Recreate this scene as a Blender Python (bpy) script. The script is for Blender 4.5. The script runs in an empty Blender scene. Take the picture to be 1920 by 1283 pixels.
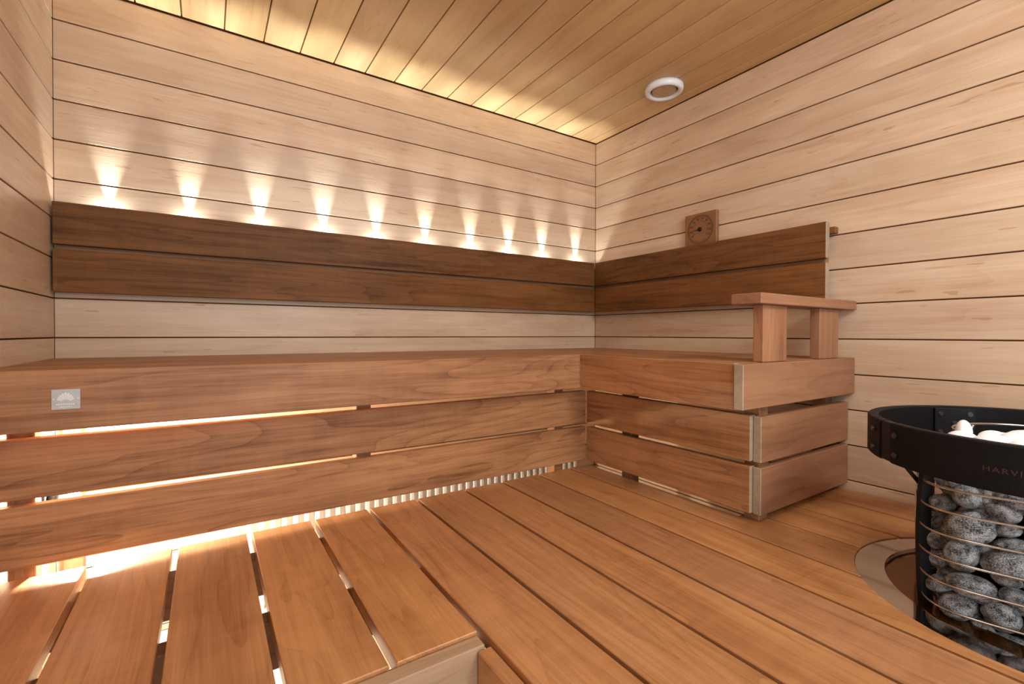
import bpy, bmesh, math, random
from mathutils import Vector, Matrix
random.seed(7)
R = math.radians
PI = math.pi
scene = bpy.context.scene
col = scene.collection

# ------------------------------------------------------------------ camera, world, lights, exposure
def make_camera():
    yaw, pitch, roll = 0.579740250, -0.00939414722, 0.00234688567
    f = Vector((math.sin(yaw) * math.cos(pitch), math.cos(yaw) * math.cos(pitch), math.sin(pitch)))
    r = Vector((math.cos(yaw), -math.sin(yaw), 0))
    u = r.cross(f)
    r2 = r * math.cos(roll) + u * math.sin(roll)
    u2 = -r * math.sin(roll) + u * math.cos(roll)
    cam = bpy.data.cameras.new('camera')
    cam.sensor_width = 36
    cam.lens = 872.43 * 36 / 1920
    cam.shift_y = -7.11 / 1920
    cam.clip_start = 0.01
    o = bpy.data.objects.new('camera', cam)
    m = Matrix((r2, u2, -f)).transposed().to_4x4()
    m.translation = Vector((-1.8244, -1.93418, 0.01511))
    o.matrix_world = m
    col.objects.link(o)
    scene.camera = o
make_camera()

world = bpy.data.worlds.new('world')
scene.world = world
world.use_nodes = True
bg = world.node_tree.nodes['Background']
bg.inputs[0].default_value = (0.9, 0.95, 1.0, 1)
bg.inputs[1].default_value = 0.6

scene.view_settings.view_transform = 'Standard'
scene.view_settings.look = 'None'
scene.view_settings.gamma = 1
scene.view_settings.use_curve_mapping = False
scene.view_settings.exposure = 0.0

def light(name, kind, loc, energy, color, aim=None, **kw):
    l = bpy.data.lights.new(name, kind)
    l.energy = energy
    l.color = color
    for k, v in kw.items():
        setattr(l, k, v)
    o = bpy.data.objects.new(name, l)
    o.location = loc
    if aim is not None:
        d = Vector(aim) - Vector(loc)
        o.rotation_euler = d.to_track_quat('-Z', 'Y').to_euler()
    col.objects.link(o)
    return o

# daylight through the doorway behind the camera, and the photographer's lamp bounced near the ceiling
light('door_daylight', 'AREA', (-1.45, -2.93, 0.15), 25, (0.93, 0.97, 1.0), (-1.0, 0, 0.15),
      shape='RECTANGLE', size=1.3, size_y=1.7)
light('ceiling_lamp', 'AREA', (-.75, -2.55, 0.93), 15, (1.0, 0.98, 0.96), (-.55, -1.2, -.5),
      shape='RECTANGLE', size=0.4, size_y=0.3)
light('overhead_lamp', 'AREA', (-1.45, -1.75, 1.04), 7, (1.0, 0.97, 0.93), (-1.25, -1.2, -.5),
      shape='RECTANGLE', size=0.6, size_y=0.5)

# ------------------------------------------------------------------ helpers
def tag(o, label=None, cat=None, group=None, kind=None):
    if label: o['label'] = label
    if cat: o['category'] = cat
    if group: o['group'] = group
    if kind: o['kind'] = kind
    return o

def empty(name, loc=(0, 0, 0)):
    o = bpy.data.objects.new(name, None)
    o.location = loc
    o.empty_display_size = 0.05
    col.objects.link(o)
    return o

WORLD = {}
def wloc(o):
    return WORLD.get(o.name, Vector(o.location)) if o else Vector((0, 0, 0))

def place(o, parent, loc):
    """world location; parents are never rotated"""
    loc = Vector(loc)
    if parent is not None:
        o.parent = parent
        o.location = loc - wloc(parent)
    else:
        o.location = loc
    WORLD[o.name] = loc

def link(name, me, mat, parent=None, loc=(0, 0, 0), rot=None, smooth=False):
    if mat is not None and not me.materials:
        me.materials.append(mat)
    if smooth:
        for p in me.polygons: p.use_smooth = True
    o = bpy.data.objects.new(name, me)
    col.objects.link(o)
    if rot: o.rotation_euler = rot
    place(o, parent, loc)
    return o

def bm_mesh(name, bm):
    bmesh.ops.recalc_face_normals(bm, faces=bm.faces)
    me = bpy.data.meshes.new(name)
    bm.to_mesh(me)
    bm.free()
    return me

_cache = {}
def box_mesh(name, sx, sy, sz, ch, mat, ends=None):
    key = (round(sx, 4), round(sy, 4), round(sz, 4), round(ch, 4), mat.name, ends.name if ends else '')
    if key in _cache: return _cache[key]
    bm = bmesh.new()
    bmesh.ops.create_cube(bm, size=1)
    for v in bm.verts: v.co = (v.co.x * sx, v.co.y * sy, v.co.z * sz)
    if ch > 0:
        bmesh.ops.bevel(bm, geom=list(bm.edges), offset=min(ch, min(sx, sy, sz) * .45), segments=1, affect='EDGES')
    me = bm_mesh(name, bm)
    me.materials.append(mat)
    if ends:
        me.materials.append(ends)
        for p in me.polygons:
            if abs(p.normal.x) > .6: p.material_index = 1
    _cache[key] = me
    return me

def board(name, mat, parent, x, y, z, grain='x', ch=0.0015, ends=None):
    """box from (x0,x1),(y0,y1),(z0,z1), grain along the mesh's own X"""
    c = Vector(((x[0] + x[1]) / 2, (y[0] + y[1]) / 2, (z[0] + z[1]) / 2))
    dx, dy, dz = abs(x[1] - x[0]), abs(y[1] - y[0]), abs(z[1] - z[0])
    if grain == 'x': s = (dx, dy, dz); rot = None
    elif grain == 'y': s = (dy, dx, dz); rot = (0, 0, R(90))
    else: s = (dz, dy, dx); rot = (0, R(-90), 0)
    me = box_mesh(name, *s, ch, mat, ends)
    return link(name, me, None, parent, c, rot)

def prism(name, mat, parent, pts, z0, z1, ch=0.0015):
    """polygon plank with grain along world Y: local x = world y, local y = -world x"""
    cx = sum(p[0] for p in pts) / len(pts); cy = sum(p[1] for p in pts) / len(pts); cz = (z0 + z1) / 2
    bm = bmesh.new()
    vs = [bm.verts.new((p[1] - cy, -(p[0] - cx), z1 - cz)) for p in pts]
    f = bm.faces.new(vs)
    ext = bmesh.ops.extrude_face_region(bm, geom=[f])
    for v in ext['geom']:
        if isinstance(v, bmesh.types.BMVert): v.co.z = z0 - cz
    bmesh.ops.recalc_face_normals(bm, faces=bm.faces)
    if ch:
        es = [e for e in bm.edges if all(v.co.z > 0 for v in e.verts)]
        bmesh.ops.bevel(bm, geom=es, offset=ch, segments=1, affect='EDGES')
    me = bm_mesh(name, bm)
    me.materials.append(mat)
    return link(name, me, None, parent, (cx, cy, cz), (0, 0, R(90)))

def tube_mesh(name, pts, rad, closed=True, seg=8):
    bm = bmesh.new()
    n = len(pts)
    rings = []
    for i, p in enumerate(pts):
        p = Vector(p)
        a = Vector(pts[(i - 1) % n]) if (closed or i > 0) else p
        b = Vector(pts[(i + 1) % n]) if (closed or i < n - 1) else p
        t = (b - a).normalized()
        up = Vector((0, 0, 1)) if abs(t.z) < .9 else Vector((1, 0, 0))
        s = t.cross(up).normalized(); w = s.cross(t)
        rings.append([bm.verts.new(p + (s * math.cos(2 * PI * k / seg) + w * math.sin(2 * PI * k / seg)) * rad) for k in range(seg)])
    m = n if closed else n - 1
    for i in range(m):
        A, B = rings[i], rings[(i + 1) % n]
        for k in range(seg):
            bm.faces.new((A[k], A[(k + 1) % seg], B[(k + 1) % seg], B[k]))
    if not closed:
        bm.faces.new(rings[0]); bm.faces.new(rings[-1][::-1])
    return bm_mesh(name, bm)

def sweep_rect(name, fn, a0, a1, n, closed=False, ch=0.0):
    """fn(angle)-> list of section corner points (closed loop)"""
    bm = bmesh.new()
    rings = []
    for i in range(n if closed else n + 1):
        a = a0 + (a1 - a0) * i / n
        rings.append([bm.verts.new(p) for p in fn(a)])
    k = len(rings[0])
    cnt = n
    for i in range(cnt):
        A, B = rings[i], rings[(i + 1) % len(rings)]
        for j in range(k):
            bm.faces.new((A[j], A[(j + 1) % k], B[(j + 1) % k], B[j]))
    if not closed:
        bm.faces.new(rings[0]); bm.faces.new(rings[-1][::-1])
    return bm_mesh(name, bm)

def cyl_mesh(name, r, h, seg=16, ch=0.0, r2=None):
    bm = bmesh.new()
    bmesh.ops.create_cone(bm, cap_ends=True, segments=seg, radius1=r, radius2=r if r2 is None else r2, depth=h)
    if ch:
        es = [e for e in bm.edges if abs(e.verts[0].co.z - e.verts[1].co.z) < 1e-6]
        bmesh.ops.bevel(bm, geom=es, offset=ch, segments=2, affect='EDGES')
    return bm_mesh(name, bm)

# ------------------------------------------------------------------ materials
def new_mat(name):
    m = bpy.data.materials.new(name)
    m.use_nodes = True
    nt = m.node_tree
    return m, nt, nt.nodes['Principled BSDF']

def wood(name, light_c, dark_c, ring=0.35, ringf=14, rough=0.5, rand=0.12, fleck=0.25, fiber=0.10,
         curl=0.0, blotch=0.15, warm=(1.0, 0.9, 0.8), huevar=0.012, spec=0.35):
    m, nt, P = new_mat(name)
    N, Lk = nt.nodes, nt.links
    def node(t, **kw):
        n = N.new(t)
        for k, v in kw.items(): setattr(n, k, v)
        return n
    def mth(op, a, b=None, c=None, clamp=False):
        n = node('ShaderNodeMath', operation=op); n.use_clamp = clamp
        for i, v in enumerate((a, b, c)):
            if v is None: continue
            if isinstance(v, (int, float)): n.inputs[i].default_value = v
            else: Lk.new(v, n.inputs[i])
        return n.outputs[0]
    tc = node('ShaderNodeTexCoord')
    oi = node('ShaderNodeObjectInfo')
    rnd = oi.outputs['Random']
    cmb = node('ShaderNodeCombineXYZ')
    Lk.new(mth('MULTIPLY', rnd, 41.0), cmb.inputs[0])
    Lk.new(mth('MULTIPLY', rnd, 17.3), cmb.inputs[1])
    Lk.new(mth('MULTIPLY', rnd, 7.7), cmb.inputs[2])
    add = node('ShaderNodeVectorMath', operation='ADD')
    Lk.new(tc.outputs['Object'], add.inputs[0]); Lk.new(cmb.outputs[0], add.inputs[1])
    V = add.outputs[0]
    def noise(scale, detail=2, rough_=0.5, dist=0.0):
        mp = node('ShaderNodeVectorMath', operation='MULTIPLY')
        Lk.new(V, mp.inputs[0]); mp.inputs[1].default_value = scale
        n = node('ShaderNodeTexNoise')
        n.inputs['Scale'].default_value = 1.0
        n.inputs['Detail'].default_value = detail
        n.inputs['Roughness'].default_value = rough_
        n.inputs['Distortion'].default_value = dist
        Lk.new(mp.outputs[0], n.inputs['Vector'])
        return n.outputs['Fac']
    # growth rings: contour lines of a stretched noise field -> cathedral figure
    field = noise((0.75, 5.5, 5.5), 2.5, 0.45, 0.25)
    t = mth('FRACT', mth('MULTIPLY', field, ringf))
    up = mth('POWER', t, 5.0)                                   # slow rise, sharp latewood line
    ringamt = mth('MULTIPLY', up, ring)
    # broad tone
    broad = noise((1.6, 9, 9), 3, 0.5)
    fib = noise((7, 260, 260), 2, 0.6)
    fib2 = noise((2.5, 70, 70), 3, 0.6)
    fl = noise((11, 85, 85), 1, 0.5)
    fleckm = mth('MULTIPLY', mth('GREATER_THAN', fl, 0.735), fleck)
    d = mth('ADD', ringamt, mth('MULTIPLY', mth('SUBTRACT', broad, 0.5), 1.3))
    d = mth('ADD', d, mth('MULTIPLY', mth('SUBTRACT', fib, 0.5), fiber * 5))
    d = mth('ADD', d, mth('MULTIPLY', mth('SUBTRACT', fib2, 0.5), fiber * 7))
    d = mth('ADD', d, fleckm)
    if curl:
        cu = noise((32, 7, 7), 2, 0.5, 1.2)
        d = mth('ADD', d, mth('MULTIPLY', mth('SUBTRACT', cu, 0.5), curl))
    if blotch:
        bl = noise((5, 11, 11), 3, 0.6, 0.6)
        d = mth('ADD', d, mth('MULTIPLY', mth('SUBTRACT', bl, 0.5), blotch * 3))
    d = mth('ADD', d, 0.3, clamp=True)
    mix = node('ShaderNodeMix', data_type='RGBA')
    Lk.new(d, mix.inputs['Factor'])
    mix.inputs['A'].default_value = (*light_c, 1)
    mix.inputs['B'].default_value = (*dark_c, 1)
    # per-board tone
    hsv = node('ShaderNodeHueSaturation')
    rr = mth('FRACT', mth('MULTIPLY', rnd, 13.37))
    r3 = mth('FRACT', mth('MULTIPLY', rnd, 71.9))
    Lk.new(mth('ADD', 1 - rand, mth('MULTIPLY', rr, 2 * rand)), hsv.inputs['Value'])
    Lk.new(mth('ADD', 0.5 - huevar * .18, mth('MULTIPLY', r3, huevar * .36)), hsv.inputs['Hue'])
    Lk.new(mth('ADD', 1 - huevar * 2, mth('MULTIPLY', rr, huevar * 4)), hsv.inputs['Saturation'])
    Lk.new(mix.outputs['Result'], hsv.inputs['Color'])
    Lk.new(hsv.outputs[0], P.inputs['Base Color'])
    rg = mth('ADD', rough - .06, mth('MULTIPLY', fib2, 0.14))
    Lk.new(rg, P.inputs['Roughness'])
    P.inputs['Specular IOR Level'].default_value = spec
    bp = node('ShaderNodeBump')
    bp.inputs['Strength'].default_value = 0.25
    bp.inputs['Distance'].default_value = 0.0006
    Lk.new(mth('ADD', fib, mth('MULTIPLY', d, 0.5)), bp.inputs['Height'])
    Lk.new(bp.outputs[0], P.inputs['Normal'])
    return m

def plain(name, c, rough=0.5, metal=0.0, noise_amt=0.0, nscale=40, spec=0.5):
    m, nt, P = new_mat(name)
    P.inputs['Base Color'].default_value = (*c, 1)
    P.inputs['Roughness'].default_value = rough
    P.inputs['Metallic'].default_value = metal
    P.inputs['Specular IOR Level'].default_value = spec
    if noise_amt:
        tc = nt.nodes.new('ShaderNodeTexCoord')
        n = nt.nodes.new('ShaderNodeTexNoise')
        n.inputs['Scale'].default_value = nscale; n.inputs['Detail'].default_value = 4
        nt.links.new(tc.outputs['Object'], n.inputs['Vector'])
        mx = nt.nodes.new('ShaderNodeMix'); mx.data_type = 'RGBA'
        nt.links.new(n.outputs['Fac'], mx.inputs['Factor'])
        mx.inputs['A'].default_value = tuple(v * (1 - noise_amt) for v in c) + (1,)
        mx.inputs['B'].default_value = tuple(min(1, v * (1 + noise_amt)) for v in c) + (1,)
        nt.links.new(mx.outputs['Result'], P.inputs['Base Color'])
    return m

def emit(name, c, s):
    m, nt, P = new_mat(name)
    P.inputs['Base Color'].default_value = (*c, 1)
    P.inputs['Emission Color'].default_value = (*c, 1)
    P.inputs['Emission Strength'].default_value = s
    return m

def stone_mat(name, a, b, scale=90):
    m, nt, P = new_mat(name)
    tc = nt.nodes.new('ShaderNodeTexCoord'); oi = nt.nodes.new('ShaderNodeObjectInfo')
    ad = nt.nodes.new('ShaderNodeVectorMath'); ad.operation = 'ADD'
    nt.links.new(tc.outputs['Object'], ad.inputs[0]); nt.links.new(oi.outputs['Random'], ad.inputs[1])
    n = nt.nodes.new('ShaderNodeTexNoise'); n.inputs['Scale'].default_value = scale * 2.6; n.inputs['Detail'].default_value = 3
    n2 = nt.nodes.new('ShaderNodeTexNoise'); n2.inputs['Scale'].default_value = scale * .3; n2.inputs['Detail'].default_value = 3
    v = nt.nodes.new('ShaderNodeTexVoronoi'); v.inputs['Scale'].default_value = scale * 3.2
    for x in (n, n2, v): nt.links.new(ad.outputs[0], x.inputs['Vector'])
    r = nt.nodes.new('ShaderNodeValToRGB')
    r.color_ramp.elements[0].position = .40; r.color_ramp.elements[0].color = (*a, 1)
    r.color_ramp.elements[1].position = .62; r.color_ramp.elements[1].color = (*b, 1)
    mm = nt.nodes.new('ShaderNodeMath'); mm.operation = 'MULTIPLY_ADD'
    nt.links.new(n2.outputs['Fac'], mm.inputs[0]); mm.inputs[1].default_value = .5
    m2 = nt.nodes.new('ShaderNodeMath'); m2.operation = 'MULTIPLY'; m2.inputs[1].default_value = .5
    nt.links.new(n.outputs['Fac'], m2.inputs[0]); nt.links.new(m2.outputs[0], mm.inputs[2])
    nt.links.new(mm.outputs[0], r.inputs[0])
    nt.links.new(r.outputs[0], P.inputs['Base Color'])
    P.inputs['Roughness'].default_value = .62
    bp = nt.nodes.new('ShaderNodeBump'); bp.inputs['Strength'].default_value = .5; bp.inputs['Distance'].default_value = .02
    nt.links.new(n.outputs['Fac'], bp.inputs['Height']); nt.links.new(bp.outputs[0], P.inputs['Normal'])
    return m

M_wall = wood('alder_wall', (0.68, 0.515, 0.365), (0.46, 0.285, 0.17), ring=.18, ringf=8, rough=.36, rand=.05, fleck=.5, fiber=.11, blotch=.2, spec=.45)
M_ceil = wood('alder_ceiling', (0.66, 0.44, 0.22), (0.43, 0.24, 0.10), ring=.16, ringf=8, rough=.45, rand=.05, fleck=.3, fiber=.05, blotch=.15, spec=.3)
M_back = wood('backrest_wood', (0.215, 0.09, 0.03), (0.07, 0.026, 0.008), ring=.3, ringf=14, rough=.45, rand=.08, fleck=.1, fiber=.15, blotch=.25, curl=.25, spec=.12)
M_bench = wood('bench_wood', (0.44, 0.215, 0.098), (0.165, 0.066, 0.027), ring=.35, ringf=16, rough=.45, rand=.08, fleck=.1, fiber=.16, blotch=.2, curl=.2, spec=.25)
M_deck = wood('deck_wood', (0.47, 0.225, 0.092), (0.23, 0.09, 0.03), ring=.28, ringf=14, rough=.38, rand=.1, fleck=.12, fiber=.135, blotch=.2, curl=.4, spec=.4)
M_arm = wood('armrest_wood', (0.36, 0.18, 0.095), (0.18, 0.075, 0.036), ring=.25, ringf=12, rough=.5, rand=.05, fleck=.1, fiber=.1, spec=.25)
M_pale = wood('pale_edge_wood', (0.62, 0.45, 0.29), (0.40, 0.26, 0.15), ring=.15, rough=.6, rand=.05, fleck=.1, fiber=.1)
M_trim = wood('trim_wood', (0.44, 0.29, 0.18), (0.22, 0.13, 0.075), ring=.3, rough=.6, rand=.05, fleck=.1, fiber=.1)
M_end = wood('end_grain', (0.40, 0.31, 0.22), (0.24, 0.17, 0.11), ring=.1, rough=.7, rand=.05, fleck=.1, fiber=.12)
M_post = wood('post_wood', (0.30, 0.15, 0.07), (0.14, 0.06, 0.03), ring=.3, rough=.6)
M_dial = wood('thermometer_wood', (0.25, 0.12, 0.05), (0.15, 0.062, 0.025), ring=.25, rough=.55)
M_joint = plain('joint_brown', (0.15, 0.065, 0.022), .9, spec=.1)  # brown of the backing seen in the board joints
M_black = plain('black_metal', (0.006, 0.0065, 0.0075), .5, 0.0, .3, 60, .25)
M_steel = plain('polished_steel', (0.50, 0.485, 0.46), .25, 1.0)
M_collar = plain('smoked_steel', (0.60, 0.55, 0.52), .07, 1.0)
M_bronze = plain('bronze_glass', (0.17, 0.062, 0.010), .12, 0.9)
M_bolt = plain('dark_bolt', (0.10, 0.10, 0.10), .3, .8)
M_plate = plain('brushed_plate', (0.40, 0.39, 0.37), .38, .7, .12, 90)
M_plate_light = plain('engraved_light', (0.62, 0.61, 0.59), .4, .4)
M_white = plain('white_plastic', (0.80, 0.85, 0.90), .35)
M_rib = plain('white_ribs', (0.88, 0.87, 0.83), .5)
M_tile = plain('pale_tile', (0.72, 0.68, 0.60), .35, 0, .06, 8)
M_grout = plain('grey_grout', (0.18, 0.17, 0.16), .8)
M_ink = plain('burnt_ink', (0.05, 0.02, 0.01), .7)
M_letter = plain('dark_red_letter', (0.05, 0.018, 0.013), .5)
M_stone = stone_mat('speckled_stone', (0.012, 0.013, 0.014), (0.46, 0.49, 0.51), 5.5)
M_stone_overexposed = plain('overexposed_stone', (0.92, 0.96, 0.99), .55, 0, .02, 60)  # overexposure of the top stones put into a white base colour
M_led = emit('led_lens', (1.0, 0.86, 0.62), 25)
M_bulb = emit('lamp_glow', (1.0, 0.86, 0.6), 120)

def rail_wood():
    m = wood('black_stained_wood', (0.0065, 0.0068, 0.0078), (0.003, 0.003, 0.0035), ring=.2, rough=.55, fiber=.15, rand=.05, huevar=.0, spec=.16)
    return m
M_rail = rail_wood()

# ------------------------------------------------------------------ room
L = 2.211
YF = -3.0
ZF = -0.98
ZC = 1.08
P = 0.12
G = 0.0042

# walls: dark backing plus one plank object per board
def wall(name, backing, planks):
    w = board(name, M_joint, None, *backing, ch=0)
    tag(w, kind='structure')
    WORLD[w.name] = Vector(w.location)
    for b in planks:
        board('plank', M_wall, w, *b)
    return w

zs = [(k * P, (k + 1) * P) for k in range(-8, 9)]
rows = [(a + G / 2, b - G / 2) for a, b in zs]
rows[-1] = (rows[-1][0], ZC - 0.004)
rows.insert(0, (ZF, -8 * P - G / 2))
wall_back = wall('wall_back', ((-L - .05, .05), (.008, .05), (ZF - .05, ZC + .02)),
                 [((-L + .0005, -.0005), (0, .0085), r_, 'x', .001) for r_ in rows])
wall_right = wall('wall_right', ((.008, .05), (YF, .008), (ZF - .05, ZC + .02)),
                  [((0, .0085), (YF, -.0012), r_, 'y', .001) for r_ in rows])
wall_left = wall('wall_left', ((-L - .05, -L - .008), (YF, .008), (ZF - .05, ZC + .02)),
                 [((-L - .0085, -L), (YF, -.0012), r_, 'y', .001) for r_ in rows])
# front wall with the doorway (behind the camera)
wf = board('wall_front', M_joint, None, (-L - .05, .05), (YF - .05, YF - .009), (ZC - .2, ZC + .02), ch=0)
tag(wf, kind='structure'); WORLD[wf.name] = Vector(wf.location)
for r_ in rows:
    if r_[0] > 0.94:
        board('plank', M_wall, wf, (-L, 0), (YF - .009, YF), r_, 'x', .001)
    else:
        board('plank', M_wall, wf, (-L, -2.05), (YF - .009, YF), r_, 'x', .001)
        board('plank', M_wall, wf, (-.6, 0), (YF - .009, YF), r_, 'x', .001)

ceiling = board('ceiling', M_joint, None, (-L - .05, .05), (YF, .05), (ZC + .009, ZC + .03), ch=0)
tag(ceiling, kind='structure'); WORLD[ceiling.name] = Vector(ceiling.location)
edges = [0.0] + [-(0.0571 + 0.12241 * i) for i in range(18)]
edges = [e for e in edges if e > -L] + [-L]
for a, b in zip(edges[:-1], edges[1:]):
    board('plank', M_ceil, ceiling, (b + G / 2, a - G / 2), (YF, -.006), (ZC, ZC + .0095), 'y', .001)

floor = board('floor', M_grout, None, (-L - .05, .05), (YF - .3, .05), (ZF - .04, ZF - .006), ch=0)
tag(floor, kind='structure'); WORLD[floor.name] = Vector(floor.location)
nx, ny = 7, 10
tx, ty = L / nx, -YF / ny
for i in range(nx):
    for j in range(ny):
        board('tile', M_tile, floor, (-L + i * tx + .002, -L + (i + 1) * tx - .002),
              (YF + j * ty + .002, YF + (j + 1) * ty - .002), (ZF - .006, ZF), 'x', .001)

# ------------------------------------------------------------------ upper benches
ZS = -0.0615           # seat top
YU, XU = -0.62, -0.66  # front faces of the upper fascias
YLo, XLo = -0.545, -0.56
ZD = -0.511            # platform top
bench = empty('sauna_bench', (-1.43, -.3, ZF)); WORLD[bench.name] = Vector(bench.location)
tag(bench, 'long brown top bench along the back wall with a metal plate on its front', 'bench')
board('front_board', M_bench, bench, (-L + .004, XU + .002), (YU, YU + .028), (-.187, ZS), 'x', .002)
ys = [YU + .029 + i * .1177 for i in range(5)]
for y0 in ys:
    board('seat_slat', M_bench, bench, (-L + .0005, -.0005), (y0, y0 + .1165), (ZS - .026, ZS - .0005), 'x', .002)
for x0 in (-2.184, -1.453, -.70):
    board('post', M_post, bench, (x0, x0 + .044), (-.517, -.472), (ZF if x0 != -1.453 else -.484, -.0885), 'z', .002)
    if x0 < -2: board('post', M_post, bench, (x0, x0 + .044), (-.06, -.016), (ZF, -.0885), 'z', .002)
board('wall_ledger', M_post, bench, (-2.13, -.004), (-.024, -.0005), (-.135, -.0885), 'x', .002)
board('skirt_board', M_bench, bench, (-L + .004, XLo - .002), (YLo, YLo + .026), (-.340, -.211), 'x', .002)
board('skirt_board', M_bench, bench, (-L + .004, XLo - .002), (YLo, YLo + .026), (-.486, -.354), 'x', .002)

# metal plate with a fan emblem
plate = board('name_plate', M_plate, bench, (-2.0925, -2.0475), (YU - .0015, YU), (-.144, -.1015), 'x', .0005)
tag(plate, 'small grey metal plate with a fan emblem and two faint lines')
def emblem():
    bm = bmesh.new()
    cx, cz = -2.0705, -.1305
    n = 9
    for i in range(n):
        a0 = R(28 + 124 * i / n + 1.2); a1 = R(28 + 124 * (i + 1) / n - 1.2)
        am = (a0 + a1) / 2
        ro = .0165 + .006 * (1 - abs(i - 4) / 4.0)
        ri = .0075
        pts = [(cx + ri * math.cos(a0), cz + ri * math.sin(a0)), (cx + ro * .93 * math.cos(a0), cz + ro * .93 * math.sin(a0)),
               (cx + ro * math.cos(am), cz + ro * math.sin(am)),
               (cx + ro * .93 * math.cos(a1), cz + ro * .93 * math.sin(a1)), (cx + ri * math.cos(a1), cz + ri * math.sin(a1))]
        vs = [bm.verts.new((p[0], YU - .0018, p[1])) for p in pts]
        f = bm.faces.new(vs)
        ex = bmesh.ops.extrude_face_region(bm, geom=[f])
        for v in ex['geom']:
            if isinstance(v, bmesh.types.BMVert): v.co.y += .0005
    for (x0, x1, z0, z1) in ((-2.085, -2.056, -.1345, -.1315), (-2.081, -2.060, -.1395, -.1375)):
        k = 9
        for i in range(k):
            a = x0 + (x1 - x0) * i / k; b = a + (x1 - x0) / k * .62
            mt = Matrix.Translation(((a + b) / 2, YU - .0016, (z0 + z1) / 2)) @ Matrix.Diagonal((b - a, .0004, z1 - z0, 1))
            bmesh.ops.create_cube(bm, size=1, matrix=mt)
    return bm_mesh('emblem', bm)
link('emblem', emblem(), M_plate_light, plate, (0, 0, 0))
sm = cyl_mesh('screw', .0022, .0016, 12, .0005)
for x in (-2.0885, -2.0515):
    link('screw', sm, M_steel, plate, (x, YU - .0021, -.1215), (R(90), 0, 0))

side = empty('sauna_bench', (-.33, -.95, ZF)); WORLD[side.name] = Vector(side.location)
tag(side, 'short brown wooden top bench along the right wall carrying the armrest', 'bench')
YE = -1.258
board('front_board', M_bench, side, (XU, XU + .026), (YE + .030, YU - .002), (-.187, ZS), 'y', .002, M_end)
eb = board('end_board', M_arm, side, (-.668, -.004), (YE, YE + .027), (-.183, ZS - .001), 'x', .002, M_end)
for i in range(5):
    x0 = XU + .0275 + i * .1265
    board('seat_slat', M_bench, side, (x0, x0 + .1235), (YE + .029, YU + .0275), (ZS - .026, ZS - .0005), 'y', .002)
for (x0, y0) in ((-.527, -.75), (-.527, -1.224), (-.07, -1.20)):
    board('post', M_post, side, (x0, x0 + .044), (y0, y0 + .045), (ZD if y0 < -1 else ZF, -.0885), 'z', .002)
for z0, z1 in ((-.340, -.211), (-.486, -.354)):
    board('skirt_board', M_bench, side, (XLo, XLo + .026), (-1.216, YLo - .002), (z0, z1), 'y', .002, M_end)
    board('end_skirt_board', M_arm, side, (-.548, -.004), (-1.240, -1.2165), (z0 - .002, z1 - .002), 'x', .002, M_end)

# ------------------------------------------------------------------ backrests
ZB = [(.278, .403), (.136, .263)]
br = empty('backrest', (-1.1, 0, .13)); WORLD[br.name] = Vector(br.location)
tag(br, 'long dark brown two-board backrest on the back wall under the row of lights', 'backrest')
for z0, z1 in ZB:
    board('backrest_board', M_back, br, (-L + .006, -.051), (-.050, -.024), (z0, z1), 'x', .0018)
board('rail', M_back, br, (-L + .01, -.035), (-.0235, -.0005), (.345, .368), 'x', .001)
board('rail', M_post, br, (-L + .01, -.035), (-.0238, -.0005), (.245, .297), 'x', .001)  # dark strip added behind the board gap to keep it dark
for x0 in (-2.10, -1.45, -.80, -.2):
    board('batten', M_back, br, (x0, x0 + .04), (-.0235, -.0005), (.145, .244), 'z', .001)
br2 = empty('backrest', (0, -.6, .13)); WORLD[br2.name] = Vector(br2.location)
tag(br2, 'shorter dark brown two-board backrest on the right wall below the thermometer', 'backrest')
for z0, z1 in ZB:
    board('backrest_board', M_back, br2, (-.051, -.026), (-1.188, -.0515), (z0, z1), 'y', .0018, M_end)
board('rail', M_back, br2, (-.0255, -.0005), (-1.204, -.03), (.364, .386), 'y', .001)
board('rail', M_post, br2, (-.0258, -.0005), (-1.175, -.03), (.245, .297), 'y', .001)  # same added strip, darkening the gap of the right backrest
for y0 in (-.35, -.75, -1.12):
    board('batten', M_back, br2, (-.0255, -.0005), (y0, y0 + .04), (.145, .244), 'z', .001)

# ------------------------------------------------------------------ armrest
ar = empty('armrest', (-.3, -1.22, ZS)); WORLD[ar.name] = Vector(ar.location)
tag(ar, 'brown wooden armrest on two flat posts at the end of the right bench', 'armrest')
board('armrest_top', M_arm, ar, (-.592, -.004), (-1.262, -1.176), (.098, .1275), 'x', .002)
for x0, x1 in ((-.545, -.418), (-.217, -.088)):
    board('armrest_post', M_arm, ar, (x0, x1), (-1.242, -1.213), (ZS - .0005, .098), 'z', .0018)

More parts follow.
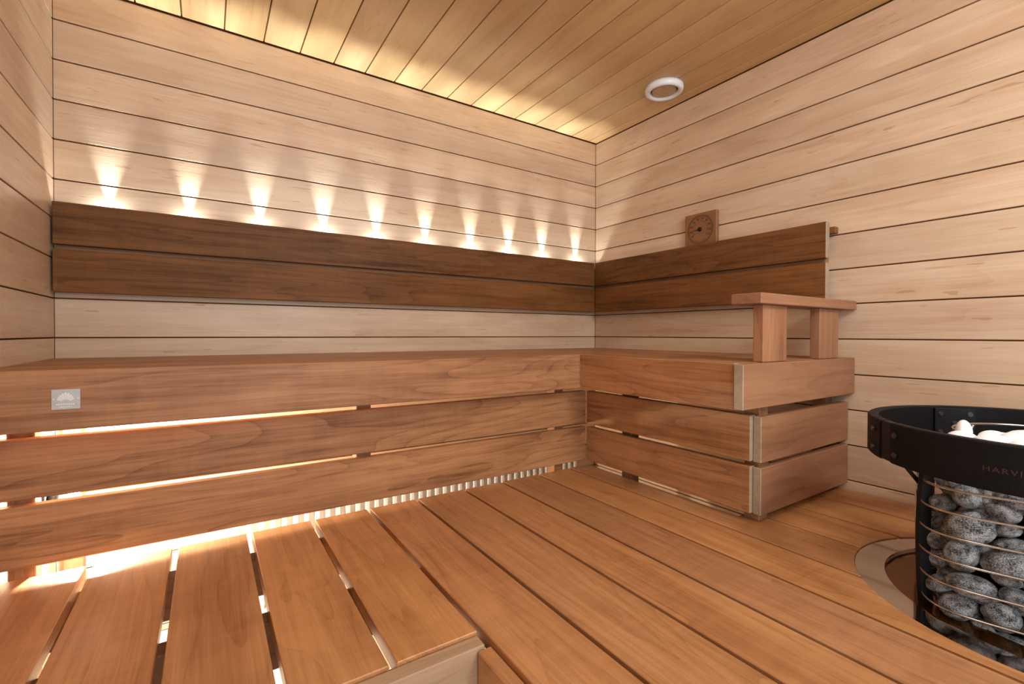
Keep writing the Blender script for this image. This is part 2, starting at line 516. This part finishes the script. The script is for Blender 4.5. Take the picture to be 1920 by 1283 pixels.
# ------------------------------------------------------------------ LED spots behind the backrest
leds = [-2.0825, -1.874, -1.6626, -1.4433, -1.2352, -1.0191, -.7943, -.5815, -.3756, -.1482]
words = ['leftmost', 'second from left', 'third from left', 'fourth from left', 'fifth from left',
         'fifth from right', 'fourth from right', 'third from right', 'second from right', 'rightmost']
LEDS_W = 22
hm = cyl_mesh('housing', .0065, .012, 16, .001)
lm = cyl_mesh('lens', .0042, .002, 12)
for x, w in zip(leds, words):
    e = empty('led_spot', (x, -.012, .368)); WORLD[e.name] = Vector(e.location)
    tag(e, w + ' tiny glowing spot light behind the top edge of the long backrest', 'light', 'row of small wall lights')
    link('housing', hm, M_steel, e, (x, -.012, .374))
    link('lens', lm, M_led, e, (x, -.012, .381))
    o = light('led_beam', 'SPOT', (x, -.012, .384), LEDS_W, (0.90, 0.98, 1.0), (x, -.036, 1.08),
              spot_size=R(35), spot_blend=1.0, shadow_soft_size=.003)
    o2 = light('led_spill', 'SPOT', (x, -.012, .384), LEDS_W * .055, (0.90, 0.98, 1.0), (x, -.012, 1.0),
               spot_size=R(165), spot_blend=.3, shadow_soft_size=.003)

# ------------------------------------------------------------------ lamp under the bench
ul = empty('under_bench_lamp', (-2.155, -.3, -.41)); WORLD[ul.name] = Vector(ul.location)
tag(ul, 'glaring bare lamp glimpsed between the skirt boards below the left of the long bench', 'lamp')
board('bracket', M_black, ul, (-2.2105, -2.165), (-.322, -.278), (-.44, -.39), 'x', .002)
link('socket', cyl_mesh('socket', .017, .035, 20, .003), M_black, ul, (-2.148, -.3, -.412), (0, R(90), 0), True)
bm = bmesh.new(); bmesh.ops.create_uvsphere(bm, u_segments=20, v_segments=12, radius=.015)
link('bulb', bm_mesh('bulb', bm), M_bulb, ul, (-2.117, -.3, -.412), None, True)
light('bulb_light', 'POINT', (-2.09, -.3, -.405), 54, (1.0, 0.92, 0.76), shadow_soft_size=.02)

# ------------------------------------------------------------------ ribbed panel low on the back wall
rp = empty('ribbed_panel', (-.96, -.03, ZF)); WORLD[rp.name] = Vector(rp.location)
tag(rp, 'white vertically ribbed panel low on the back wall seen below the long bench', 'panel')
board('panel_back', M_rib, rp, (-1.758, -.165), (-.028, -.012), (ZF, -.585), 'x', .001)
n = 42
pw = (1.758 - .165) / n
rm = box_mesh('rib', .018, .022, -.59 - ZF, .003, M_rib)
for i in range(n):
    link('rib', rm, None, rp, (-1.758 + pw * (i + .5), -.039, (ZF - .59) / 2))

# ------------------------------------------------------------------ platform (lower deck)
HC = (-.4507, -1.7583); HR = .311
deck = empty('bench_platform', (-1.1, -1.2, ZF)); WORLD[deck.name] = Vector(deck.location)
tag(deck, 'wide orange brown planked platform filling the foreground with a round cutout for the stove', 'platform')
TH = .027
def xarc(x):                       # half chord of the hole at x
    d = HR * HR - (x - HC[0]) ** 2
    return math.sqrt(d) if d > 0 else 0
YS = YF + .25
YN = -.534
def clean(pts):
    out = []
    for p in pts:
        if not out or (abs(p[0] - out[-1][0]) + abs(p[1] - out[-1][1])) > 1e-4: out.append(p)
    return out
def plank(x0, x1, yn, ys, notch=None):
    a, b = xarc(x0), xarc(x1)
    if a == 0 and b == 0:
        pts = [(x0, yn), (x1, yn), (x1, ys), (x0, ys)]
        if notch: pts = [(x0, yn), (notch[0], yn), (notch[0], notch[1]), (x1, notch[1]), (x1, ys), (x0, ys)]
        prism('plank', M_deck, deck, clean(pts), ZD - TH, ZD); return
    if a == 0:                     # bite out of the right edge
        pts = [(x0, yn), (x1, yn)]
        t0 = math.atan2(b, x1 - HC[0]); t1 = 2 * PI - t0
        for i in range(17):
            t = t0 + (t1 - t0) * i / 16
            pts.append((HC[0] + HR * math.cos(t), HC[1] + HR * math.sin(t)))
        pts += [(x1, ys), (x0, ys)]
        prism('plank', M_deck, deck, clean(pts), ZD - TH, ZD); return
    n = 10
    top = [(x1 + (x0 - x1) * i / n, HC[1] + xarc(x1 + (x0 - x1) * i / n)) for i in range(n + 1)]
    bot = [(x0 + (x1 - x0) * i / n, HC[1] - xarc(x0 + (x1 - x0) * i / n)) for i in range(n + 1)]
    head = [(x0, yn), (x1, yn)]
    if notch: head = [(x0, yn), (notch[0], yn), (notch[0], notch[1]), (x1, notch[1])]
    prism('plank', M_deck, deck, clean(head + top), ZD - TH, ZD)
    prism('plank', M_deck, deck, clean([(x1, ys), (x0, ys)] + bot), ZD - TH, ZD)
cuts = [-2.205, -2.0485, -1.891, -1.7335, -1.5785, -1.421, -1.2705, -1.101, -.950, -.792, -.639, -.478, -.318, -.157, -.003]
for i, (a, b) in enumerate(zip(cuts[:-1], cuts[1:])):
    g = .0065 if b <= -1.42 else .0045
    x0, x1 = a + g, b - g
    if i == 0: x0 = a
    if b <= -1.42:
        prism('plank', M_deck, deck, [(x0, YN), (x1, YN), (x1, -1.216), (x0, -1.216)], ZD - TH, ZD)
    elif b < -.6:
        plank(x0, x1, YN, YS)
    elif b < -.4:
        plank(x0, x1, YN, YS, (-.541, -1.17))
    else:
        plank(x0, x1, -1.17, YS)
# joists, trims and supports under the planks
for y0 in (-.62, -.92):
    board('joist', M_post, deck, (-L + .004, -.56), (y0 - .022, y0 + .022), (ZD - TH - .095, ZD - TH - .0005), 'x', .002)
for y0 in (-1.30,):
    board('joist', M_post, deck, (-1.405, -.004), (y0 - .022, y0 + .022), (ZD - TH - .095, ZD - TH - .0005), 'x', .002)
tr = board('trim_board', M_trim, deck, (-L + .004, -1.4285), (-1.248, -1.2185), (ZD - .112, ZD - .005), 'x', .002)
board('joist', M_post, deck, (-L + .004, -1.4285), (-1.218, -1.186), (ZD - TH - .095, ZD - TH - .0005), 'x', .002)
board('side_board', M_deck, deck, (-1.4445, -1.4178), (YS, -1.250), (ZD - TH - .10, ZD - .010), 'y', .002)
for (x, y) in ((-2.18, -.92), (-1.47, -.92), (-.78, -.92), (-1.47, -1.16), (-2.18, -1.16), (-1.40, -1.30), (-.12, -1.30), (-.8, -1.30)):
    board('post', M_post, deck, (x, x + .044), (y - .022, y + .022), (ZF, ZD - TH - .0955), 'z', .002)

# ------------------------------------------------------------------ stove
C = (-.441, -1.753)
PH = R(107)
def rad(th, s, n=6):
    f = th - PH
    return s / (abs(math.cos(f)) ** n + abs(math.sin(f)) ** n) ** (1 / n)
def bulge(z):                      # barrel profile of the basket
    t = (z + .39) / .40
    return .199 * (1 - .22 * t * t) if z > -.39 else .199 * (1 - .55 * ((z + .39) / .6) ** 2)
def bpt(th, z, k=1.0, d=0.0):
    r = rad(th, bulge(z) * k) + d
    return (C[0] + r * math.cos(th), C[1] + r * math.sin(th), z)
stove = empty('sauna_stove', (C[0], C[1], ZF)); WORLD[stove.name] = Vector(stove.location)
tag(stove, 'black upright sauna stove with shiny wire hoops at the right edge of the platform', 'stove')
hoops = [-.274, -.317, -.361, -.407, -.453, -.502, -.55, -.60, -.65, -.70, -.75, -.80, -.85]
for z in hoops:
    me = tube_mesh('wire_hoop', [bpt(R(t), z) for t in range(0, 360, 4)], .0024)
    link('wire_hoop', me, M_steel, stove, (0, 0, 0), None, True)
def upright(thd):
    th = R(thd)
    n_ = Vector((math.cos(th), math.sin(th), 0)); t_ = Vector((-math.sin(th), math.cos(th), 0))
    bm = bmesh.new(); rings = []
    N_ = 22
    for i in range(N_ + 1):
        z = -.905 + (-.262 + .905) * i / N_
        b = Vector(bpt(th, z))
        o_ = max(.0, .0)
        pts = [b - n_ * .016 - t_ * .006, b + n_ * .004 - t_ * .006, b + n_ * .004 + t_ * .006, b - n_ * .016 + t_ * .006]
        rings.append([bm.verts.new(p) for p in pts])
    for A, B in zip(rings[:-1], rings[1:]):
        for k in range(4): bm.faces.new((A[k], A[(k + 1) % 4], B[(k + 1) % 4], B[k]))
    bm.faces.new(rings[0]); bm.faces.new(rings[-1][::-1])
    link('upright', bm_mesh('upright', bm), M_black, stove)
for a in (140, 62, 242, 332): upright(a)
def shell():
    bm = bmesh.new(); rings = []
    for z in (-.92, -.7, -.5, -.4, -.3, -.27):
        rings.append([bm.verts.new(bpt(R(t), z, .62)) for t in range(0, 360, 8)])
    for A, B in zip(rings[:-1], rings[1:]):
        for k in range(len(A)): bm.faces.new((A[k], A[(k + 1) % len(A)], B[(k + 1) % len(A)], B[k]))
    bm.faces.new(rings[0][::-1]); bm.faces.new(rings[-1])
    return bm_mesh('dark_liner', bm)
link('dark_liner', shell(), M_black, stove)  # black liner added so the gaps between stones stay dark
link('base_plate', cyl_mesh('base_plate', .20, .07, 40, .005), M_black, stove, (C[0], C[1], ZF + .035))
# top wire rim round the white stones
link('top_hoop', tube_mesh('top_hoop', [(C[0] + .142 * math.cos(R(t)), C[1] + .142 * math.sin(R(t)), -.186) for t in range(0, 360, 6)], .0024), M_steel, stove, (0, 0, 0), None, True)
for a in (140, 62, 242, 332):
    th = R(a)
    link('strut', tube_mesh('strut', [(C[0] + .142 * math.cos(th), C[1] + .142 * math.sin(th), -.188), (C[0] + .16 * math.cos(th), C[1] + .16 * math.sin(th), -.235), bpt(th, -.27, 1, -.01)], .003, False), M_steel, stove, (0, 0, 0), None, True)

# safety rail (black wood ring) with plates, bolts and the maker's name
RC = (-.436, -1.750)
def rs(a, ri, ro, z0, z1, c=.0025):
    ca, sa = math.cos(a), math.sin(a)
    sec = [(ri, z0 + c), (ri + c, z0), (ro - c, z0), (ro, z0 + c), (ro, z1 - c), (ro - c, z1), (ri + c, z1), (ri, z1 - c)]
    return [(RC[0] + r_ * ca, RC[1] + r_ * sa, z_) for r_, z_ in sec]
sr = empty('safety_rail', (RC[0], RC[1], -.25)); WORLD[sr.name] = Vector(sr.location)
tag(sr, 'black stained round wooden guard rail around the top of the stove', 'guard rail')
ZR0, ZR1 = -.249, -.166
for a0, a1 in ((139, 311), (319, 491)):
    me = sweep_rect('rail_half', lambda a: rs(a, .266, .286, ZR0, ZR1), R(a0), R(a1), 64)
    o = link('rail_half', me, M_rail, sr)
for am in (135, 315):
    me = sweep_rect('joint_strip', lambda a: rs(a, .2655, .2835, ZR0 + .001, ZR1 - .001), R(am - 3.8), R(am + 3.8), 6)
    link('joint_strip', me, M_black, sr)
    me = sweep_rect('joint_plate', lambda a: rs(a, .2615, .2652, ZR0 + .008, ZR1 - .008, .0008), R(am - 11), R(am + 11), 10)
    jp = link('joint_plate', me, M_black, sr)
bolt = cyl_mesh('bolt', .0062, .005, 16, .0016)
def add_bolt(ad, z, r_=.288, name='bolt'):
    th = R(ad)
    o = link(name, bolt, M_bolt, sr, (RC[0] + r_ * math.cos(th), RC[1] + r_ * math.sin(th), z), (0, R(90), th))
for am in (135, 315):
    for da in (-9.4, 6.8):
        for z in (-.1895, -.229):
            add_bolt(am + da, z)
# bracket plates inside the ring
for am in (45, 225):
    me = sweep_rect('bracket_plate', lambda a: rs(a, .2602, .2655, ZR0 + .004, ZR1 - .004, .001), R(am - 9.5), R(am + 9.5), 10)
    link('bracket_plate', me, M_black, sr)
    for da in (-7, 7):
        for z in (-.184, -.229): add_bolt(am + da, z, .2588)
    add_bolt(am, -.207, .2588)
    # arm from the ring down to the stove
    th = R(am)
    pa = Vector((RC[0] + .259 * math.cos(th), RC[1] + .259 * math.sin(th), -.235))
    pb = Vector(bpt(th, -.275, 1, .004))
    link('bracket_arm', tube_mesh('bracket_arm', [pa, (pa + pb) / 2 + Vector((0, 0, -.01)), pb], .005, False), M_black, sr, (0, 0, 0), None, True)
for am in (135, 315):
    th = R(am)
    pa = Vector((RC[0] + .262 * math.cos(th), RC[1] + .262 * math.sin(th), -.238))
    pb = Vector(bpt(th, -.29, 1, .002))
    link('bracket_arm', tube_mesh('bracket_arm', [pa, pb], .004, False), M_black, sr, (0, 0, 0), None, True)

# lettering bent onto the outer face of the ring
def lettering(txt, a_start, h, z0, r_):
    cu = bpy.data.curves.new('lettering', 'FONT')
    cu.body = txt; cu.size = h / .7; cu.extrude = .0; cu.space_character = 1.25
    tmp = bpy.data.objects.new('tmp', cu); col.objects.link(tmp)
    dg = bpy.context.evaluated_depsgraph_get()
    me = bpy.data.meshes.new_from_object(tmp.evaluated_get(dg))
    bpy.data.objects.remove(tmp)
    bm = bmesh.new(); bm.from_mesh(me)
    bmesh.ops.triangulate(bm, faces=bm.faces)
    bmesh.ops.subdivide_edges(bm, edges=bm.edges, cuts=1)
    for v in bm.verts:
        a = R(a_start) + v.co.x * 1.1 / r_
        z = z0 + v.co.y
        v.co = (RC[0] + r_ * math.cos(a), RC[1] + r_ * math.sin(a), z)
    ex = bmesh.ops.extrude_face_region(bm, geom=list(bm.faces))
    for v in ex['geom']:
        if isinstance(v, bmesh.types.BMVert):
            d = Vector((v.co.x - RC[0], v.co.y - RC[1], 0)).normalized()
            v.co += d * .0005
    return bm_mesh('lettering', bm)
lt = link('lettering', lettering('HARVIA', 172.2, .0092, -.2155, .2858), M_letter, sr)
tag(lt, 'faint dark red lettering')

# collar in the platform round the stove
cl = empty('stove_collar', (HC[0], HC[1], ZD)); WORLD[cl.name] = Vector(cl.location)
tag(cl, 'smoky grey reflecting metal collar in the round cutout of the platform', 'collar')
def ann(ri, ro, z0, z1):
    def f(a):
        ca, sa = math.cos(a), math.sin(a)
        return [(HC[0] + r_ * ca, HC[1] + r_ * sa, z_) for r_, z_ in ((ri, z0), (ro, z0), (ro, z1), (ri, z1))]
    return f
link('collar_ring', sweep_rect('collar_ring', ann(.256, HR - .001, ZD - .007, ZD - .004), 0, 2 * PI, 96, True), M_collar, cl)
link('inner_ring', sweep_rect('inner_ring', ann(.19, .2555, ZD - .016, ZD - .013), 0, 2 * PI, 96, True), M_bronze, cl)

# stones
def stone_mesh(seed, name='stone'):
    rg = random.Random(seed)
    bm = bmesh.new()
    bmesh.ops.create_icosphere(bm, subdivisions=3, radius=1)
    ax = [(Vector((rg.uniform(-1, 1), rg.uniform(-1, 1), rg.uniform(-1, 1))).normalized(), rg.uniform(-.22, .16)) for _ in range(5)]
    for v in bm.verts:
        n_ = v.co.normalized(); k = 1.0
        for d, s in ax: k += s * max(0, n_.dot(d)) ** 3
        # flatten slightly towards a pebble
        v.co = Vector((n_.x, n_.y, n_.z)) * k
    me = bm_mesh(name, bm)
    for p in me.polygons: p.use_smooth = True
    return me
SM = [stone_mesh(i) for i in range(7)]
for m_ in SM: m_.materials.append(M_stone)
SW = [stone_mesh(50 + i, 'overexposed_stone') for i in range(4)]
for m_ in SW: m_.materials.append(M_stone_overexposed)
def put_stone(me, c, u, w, su, sw, depth, label, group, name='stove_stone', scale=1.0):
    u = Vector(u).normalized(); w = Vector(w); w = (w - u * w.dot(u)).normalized(); n_ = u.cross(w)
    m = Matrix((u * su * scale, w * sw * scale, n_ * depth * scale)).transposed().to_4x4()
    m.translation = Vector(c)
    o = bpy.data.objects.new(name, me); col.objects.link(o)
    o.matrix_world = m
    tag(o, label, 'stone', group)
    return o
STONES = [
(-0.610,-1.634,-0.318,-0.243,0.970,-0.014,-0.246,-0.076,-0.966,0.019,0.015),
(-0.631,-1.675,-0.287,-0.228,-0.080,-0.970,0.219,-0.975,0.029,0.020,0.019),
(-0.625,-1.720,-0.301,-0.035,0.884,0.467,0.302,-0.436,0.848,0.022,0.017),
(-0.620,-1.733,-0.278,-0.176,0.983,-0.050,-0.222,-0.089,-0.971,0.027,0.015),
(-0.590,-1.614,-0.355,-0.342,0.245,-0.907,0.147,-0.940,-0.309,0.022,0.020),
(-0.635,-1.678,-0.345,-0.284,0.915,-0.287,-0.202,-0.349,-0.915,0.032,0.026),
(-0.625,-1.726,-0.335,-0.268,0.879,-0.394,-0.178,-0.447,-0.876,0.016,0.011),
(-0.625,-1.732,-0.360,-0.241,0.933,-0.266,-0.233,-0.321,-0.918,0.021,0.011),
(-0.600,-1.624,-0.395,-0.336,0.881,-0.332,-0.195,-0.410,-0.891,0.019,0.017),
(-0.635,-1.668,-0.401,-0.378,0.349,-0.857,0.064,-0.914,-0.401,0.026,0.022),
(-0.598,-1.622,-0.432,-0.348,0.039,-0.937,0.205,-0.972,-0.117,0.018,0.016),
(-0.627,-1.724,-0.397,-0.263,0.918,-0.297,-0.246,-0.361,-0.899,0.031,0.023),
(-0.633,-1.679,-0.454,-0.217,0.976,-0.022,-0.346,-0.098,-0.933,0.030,0.018),
(-0.610,-1.634,-0.478,-0.3,0.75,-0.55,-0.346,-0.098,-0.933,0.022,0.016),
(-0.626,-1.663,-0.503,-0.365,0.838,-0.405,-0.243,-0.506,-0.828,0.027,0.021),
(-0.621,-1.737,-0.453,-0.178,0.983,-0.042,-0.346,-0.103,-0.933,0.019,0.014),
(-0.623,-1.717,-0.497,-0.254,0.947,-0.194,-0.335,-0.274,-0.901,0.025,0.021),
(-0.622,-1.696,-0.539,-0.291,-0.470,-0.833,0.341,-0.865,0.368,0.023,0.016),
(-0.615,-1.725,-0.544,-0.170,0.985,0.001,-0.409,-0.069,-0.910,0.027,0.016),
(-0.619,-1.673,-0.563,-0.031,-0.885,-0.464,0.465,-0.424,0.777,0.029,0.014),
(-0.600,-1.640,-0.535,-0.031,-0.885,-0.464,0.465,-0.424,0.777,0.020,0.014),
(-0.610,-1.729,-0.573,-0.173,0.985,-0.013,-0.422,-0.086,-0.902,0.018,0.013),
(-0.624,-1.654,-0.270,-0.260,0.952,-0.161,-0.178,-0.212,-0.961,0.015,0.012),
(-0.616,-1.704,-0.585,-0.080,0.973,0.216,-0.456,0.157,-0.876,0.015,0.010),
(-0.620,-1.690,-0.318,-0.259,0.938,-0.231,-0.203,-0.286,-0.936,0.015,0.010),
(-0.613,-1.775,-0.399,-0.264,0.863,-0.431,-0.222,-0.489,-0.844,0.021,0.018),
(-0.612,-1.775,-0.305,-0.248,0.834,-0.493,-0.151,-0.536,-0.831,0.021,0.018),
(-0.614,-1.775,-0.352,-0.259,0.840,-0.478,-0.174,-0.527,-0.832,0.022,0.018),
(-0.608,-1.775,-0.489,-0.307,0.825,-0.473,-0.255,-0.551,-0.795,0.024,0.018),
(-0.611,-1.778,-0.445,-0.290,0.837,-0.465,-0.238,-0.533,-0.812,0.022,0.016),
(-0.603,-1.775,-0.531,-0.328,0.806,-0.492,-0.267,-0.579,-0.770,0.021,0.014),
]
ordn = ['first', 'second', 'third', 'fourth', 'fifth', 'sixth', 'seventh', 'eighth', 'ninth', 'tenth']
rowsz = {}
for i, s in enumerate(STONES):
    k = sum(1 for h in hoops if h > s[2])            # hoops above this stone
    rowsz.setdefault(k, []).append(i)
for k, ids in rowsz.items():
    ids.sort(key=lambda i: -STONES[i][1])
    for j, i in enumerate(ids):
        s = STONES[i]
        shape = 'long' if s[9] / s[10] > 1.6 else ('rounded' if s[9] / s[10] < 1.2 else 'oval')
        size = 'large' if s[9] > .026 else ('small' if s[9] < .018 else 'middling')
        if k == 0: where = 'above the top hoop'
        elif k >= 7: where = 'below hoop seven'
        else: where = 'under the %s hoop' % ordn[k - 1]
        lab = '%s %s grey stone %s, %s from the left upright' % (size, shape, where, ordn[j])
        put_stone(SM[i % 7], s[0:3], s[3:6], s[6:9], s[9], s[10], (s[9] + s[10]) * .45, lab, 'grey stones behind the wire hoops', scale=1.17)
# shadowed stones further in and round the sides
rg = random.Random(3)
for zi in range(7):
    z = -.29 - zi * .044
    for ti in range(7):
        th = R(116 + ti * 15 + (zi % 2) * 7.5 + rg.uniform(-3, 3))
        p = bpt(th, z, .76)
        tt = Vector((-math.sin(th), math.cos(th), rg.uniform(-.4, .4)))
        put_stone(SM[rg.randrange(7)], p, tt, (0, 0, 1), .025, .021, .02,
                  'shadowed inner stone, %s from the left, in the %s layer from the top' % (ordn[ti], ordn[zi]), 'grey stones deep inside the stove')
# overexposed stones on top, their glare painted as white
WS = [(-.548, -1.650, -.188, .0135, .0135, .024, 'upright egg-shaped white stone standing tallest at the left of the pile'),
      (-.582, -1.655, -.198, .032, .024, .017, 'flat white stone lying left of the upright white stone'),
      (-.530, -1.690, -.198, .030, .024, .018, 'rounded white stone just right of the upright white stone'),
      (-.518, -1.725, -.202, .026, .022, .016, 'low white stone in the middle of the white pile'),
      (-.500, -1.762, -.200, .024, .022, .016, 'small white stone in front of the big right one'),
      (-.468, -1.775, -.190, .034, .028, .024, 'big white stone humped above the others at the right'),
      (-.600, -1.700, -.196, .032, .026, .019, 'white stone lying under the near wire rim, left one'),
      (-.604, -1.748, -.197, .030, .026, .019, 'white stone under the near wire rim, right one'),
      (-.560, -1.725, -.194, .028, .024, .019, 'white stone just inside the near wire rim'),
      (-.565, -1.780, -.194, .032, .026, .019, 'white stone inside the wire rim at the frame edge'),
      (-.480, -1.690, -.205, .030, .024, .016, 'white stone at the back of the white pile'),
      (-.440, -1.720, -.203, .032, .026, .018, 'rear white stone behind the big humped one')]
for i, (x, y, z, a, b, h_, lab) in enumerate(WS):
    th = rg.uniform(0, 3) if i else 1.0
    put_stone(SW[i % 4], (x, y, z + .008), (math.cos(th), math.sin(th), 0), (-math.sin(th), math.cos(th), 0), a, b, h_, lab, 'white stones on top of the stove')
# grey stones carrying the white ones
for i in range(10):
    th = R(36 * i); r_ = .085 if i % 2 else .13
    put_stone(SM[i % 7], (C[0] + r_ * math.cos(th), C[1] + r_ * math.sin(th), -.25), (math.cos(th), math.sin(th), .2), (0, 1, .1), .04, .03, .022,
              'grey stone under the white pile, %s one round from the wall side' % ordn[i], 'grey stones under the white ones')
put_stone(SM[2], (C[0], C[1], -.235), (1, 0, 0), (0, 1, 0), .06, .06, .03, 'broad grey stone at the centre under the white pile', 'grey stones under the white ones')

# ------------------------------------------------------------------ thermometer
th0 = empty('thermometer', (0, -.681, .47)); WORLD[th0.name] = Vector(th0.location)
tag(th0, 'square wooden sauna thermometer with a burnt-in dial on the right wall', 'thermometer')
board('body', M_dial, th0, (-.02, -.0005), (-.756, -.601), (.39, .546), 'y', .0025)
TC = (-.678, .474)
def ring_yz(r0, r1, x, name, seg=40, xd=.0008):
    bm = bmesh.new()
    A = []
    for i in range(seg):
        a = 2 * PI * i / seg
        A.append([bm.verts.new((xx, TC[0] - rr * math.cos(a), TC[1] + rr * math.sin(a))) for rr, xx in ((r0, x), (r1, x), (r1, x - xd), (r0, x - xd))])
    for i in range(seg):
        for k in range(4): bm.faces.new((A[i][k], A[i][(k + 1) % 4], A[(i + 1) % seg][(k + 1) % 4], A[(i + 1) % seg][k]))
    return bm_mesh(name, bm)
link('dial_ring', ring_yz(.0605, .0625, -.0199, 'dial_ring'), M_ink, th0)
link('dial_ring', ring_yz(.0555, .0565, -.0199, 'dial_ring'), M_ink, th0)
# numerals round the dial (world right = -y when facing the wall)
def text_yz(txt, y, z, size, x=-.0204, align='CENTER'):
    cu = bpy.data.curves.new('numeral', 'FONT'); cu.body = txt; cu.size = size; cu.align_x = align; cu.align_y = 'CENTER'; cu.extrude = .0003
    tmp = bpy.data.objects.new('tmp', cu); col.objects.link(tmp)
    dg = bpy.context.evaluated_depsgraph_get()
    me = bpy.data.meshes.new_from_object(tmp.evaluated_get(dg)); bpy.data.objects.remove(tmp)
    for v in me.vertices:
        a, b, c_ = v.co
        v.co = (x - c_, y - a, z + b)
    return me
for i, t in enumerate(['20', '30', '40', '50', '60', '70', '80', '90', '100', '110']):
    a = R(215 - 250 * i / 9)
    yy, zz = TC[0] - .046 * math.cos(a), TC[1] + .046 * math.sin(a)
    link('numeral', text_yz(t, yy, zz, .012), M_ink, th0)
tk = bmesh.new()
for i in range(46):
    a = R(215 - 250 * i / 45)
    r0, r1 = (.034, .038) if i % 5 else (.032, .038)
    c_ = ((r0 + r1) / 2)
    mt = Matrix.Translation((-.0202, TC[0] - c_ * math.cos(a), TC[1] + c_ * math.sin(a))) @ Matrix.Rotation(a, 4, 'X').inverted() @ Matrix.Diagonal((.0006, r1 - r0, .0007, 1))
    bmesh.ops.create_cube(tk, size=1, matrix=mt)
link('dial_ticks', bm_mesh('dial_ticks', tk), M_ink, th0)
link('hub', cyl_mesh('hub', .0095, .006, 20, .002), M_black, th0, (-.0232, TC[0], TC[1]), (0, R(90), 0), True)
nd = bmesh.new()
vs = [nd.verts.new(p) for p in ((-.024, TC[0], TC[1] + .0022), (-.024, TC[0] + .034, TC[1] - .002), (-.024, TC[0], TC[1] - .0028), (-.023, TC[0], TC[1] + .0022), (-.023, TC[0] + .034, TC[1] - .002), (-.023, TC[0], TC[1] - .0028))]
nd.faces.new(vs[:3]); nd.faces.new(vs[3:][::-1])
for i in range(3): nd.faces.new((vs[i], vs[(i + 1) % 3], vs[3 + (i + 1) % 3], vs[3 + i]))
link('needle', bm_mesh('needle', nd), M_black, th0)

# ------------------------------------------------------------------ ceiling vent
VC = (-.176, -.607)
cv = empty('ceiling_vent', (VC[0], VC[1], ZC)); WORLD[cv.name] = Vector(cv.location)
tag(cv, 'round white ceiling vent with a wooden centre disc', 'vent')
def vring(a):
    ca, sa = math.cos(a), math.sin(a)
    sec = [(.078, 0), (.080, -.010), (.077, -.022), (.070, -.027), (.060, -.024), (.056, -.014), (.056, 0)]
    return [(VC[0] + r_ * ca, VC[1] + r_ * sa, ZC - .0003 + z_) for r_, z_ in sec]
link('vent_ring', sweep_rect('vent_ring', vring, 0, 2 * PI, 56, True), M_white, cv, (0, 0, 0), None, True)
link('vent_disc', cyl_mesh('vent_disc', .050, .010, 40, .002), M_pale, cv, (VC[0], VC[1], ZC - .016))
link('vent_stem', cyl_mesh('vent_stem', .012, .012, 12), M_white, cv, (VC[0], VC[1], ZC - .0062))
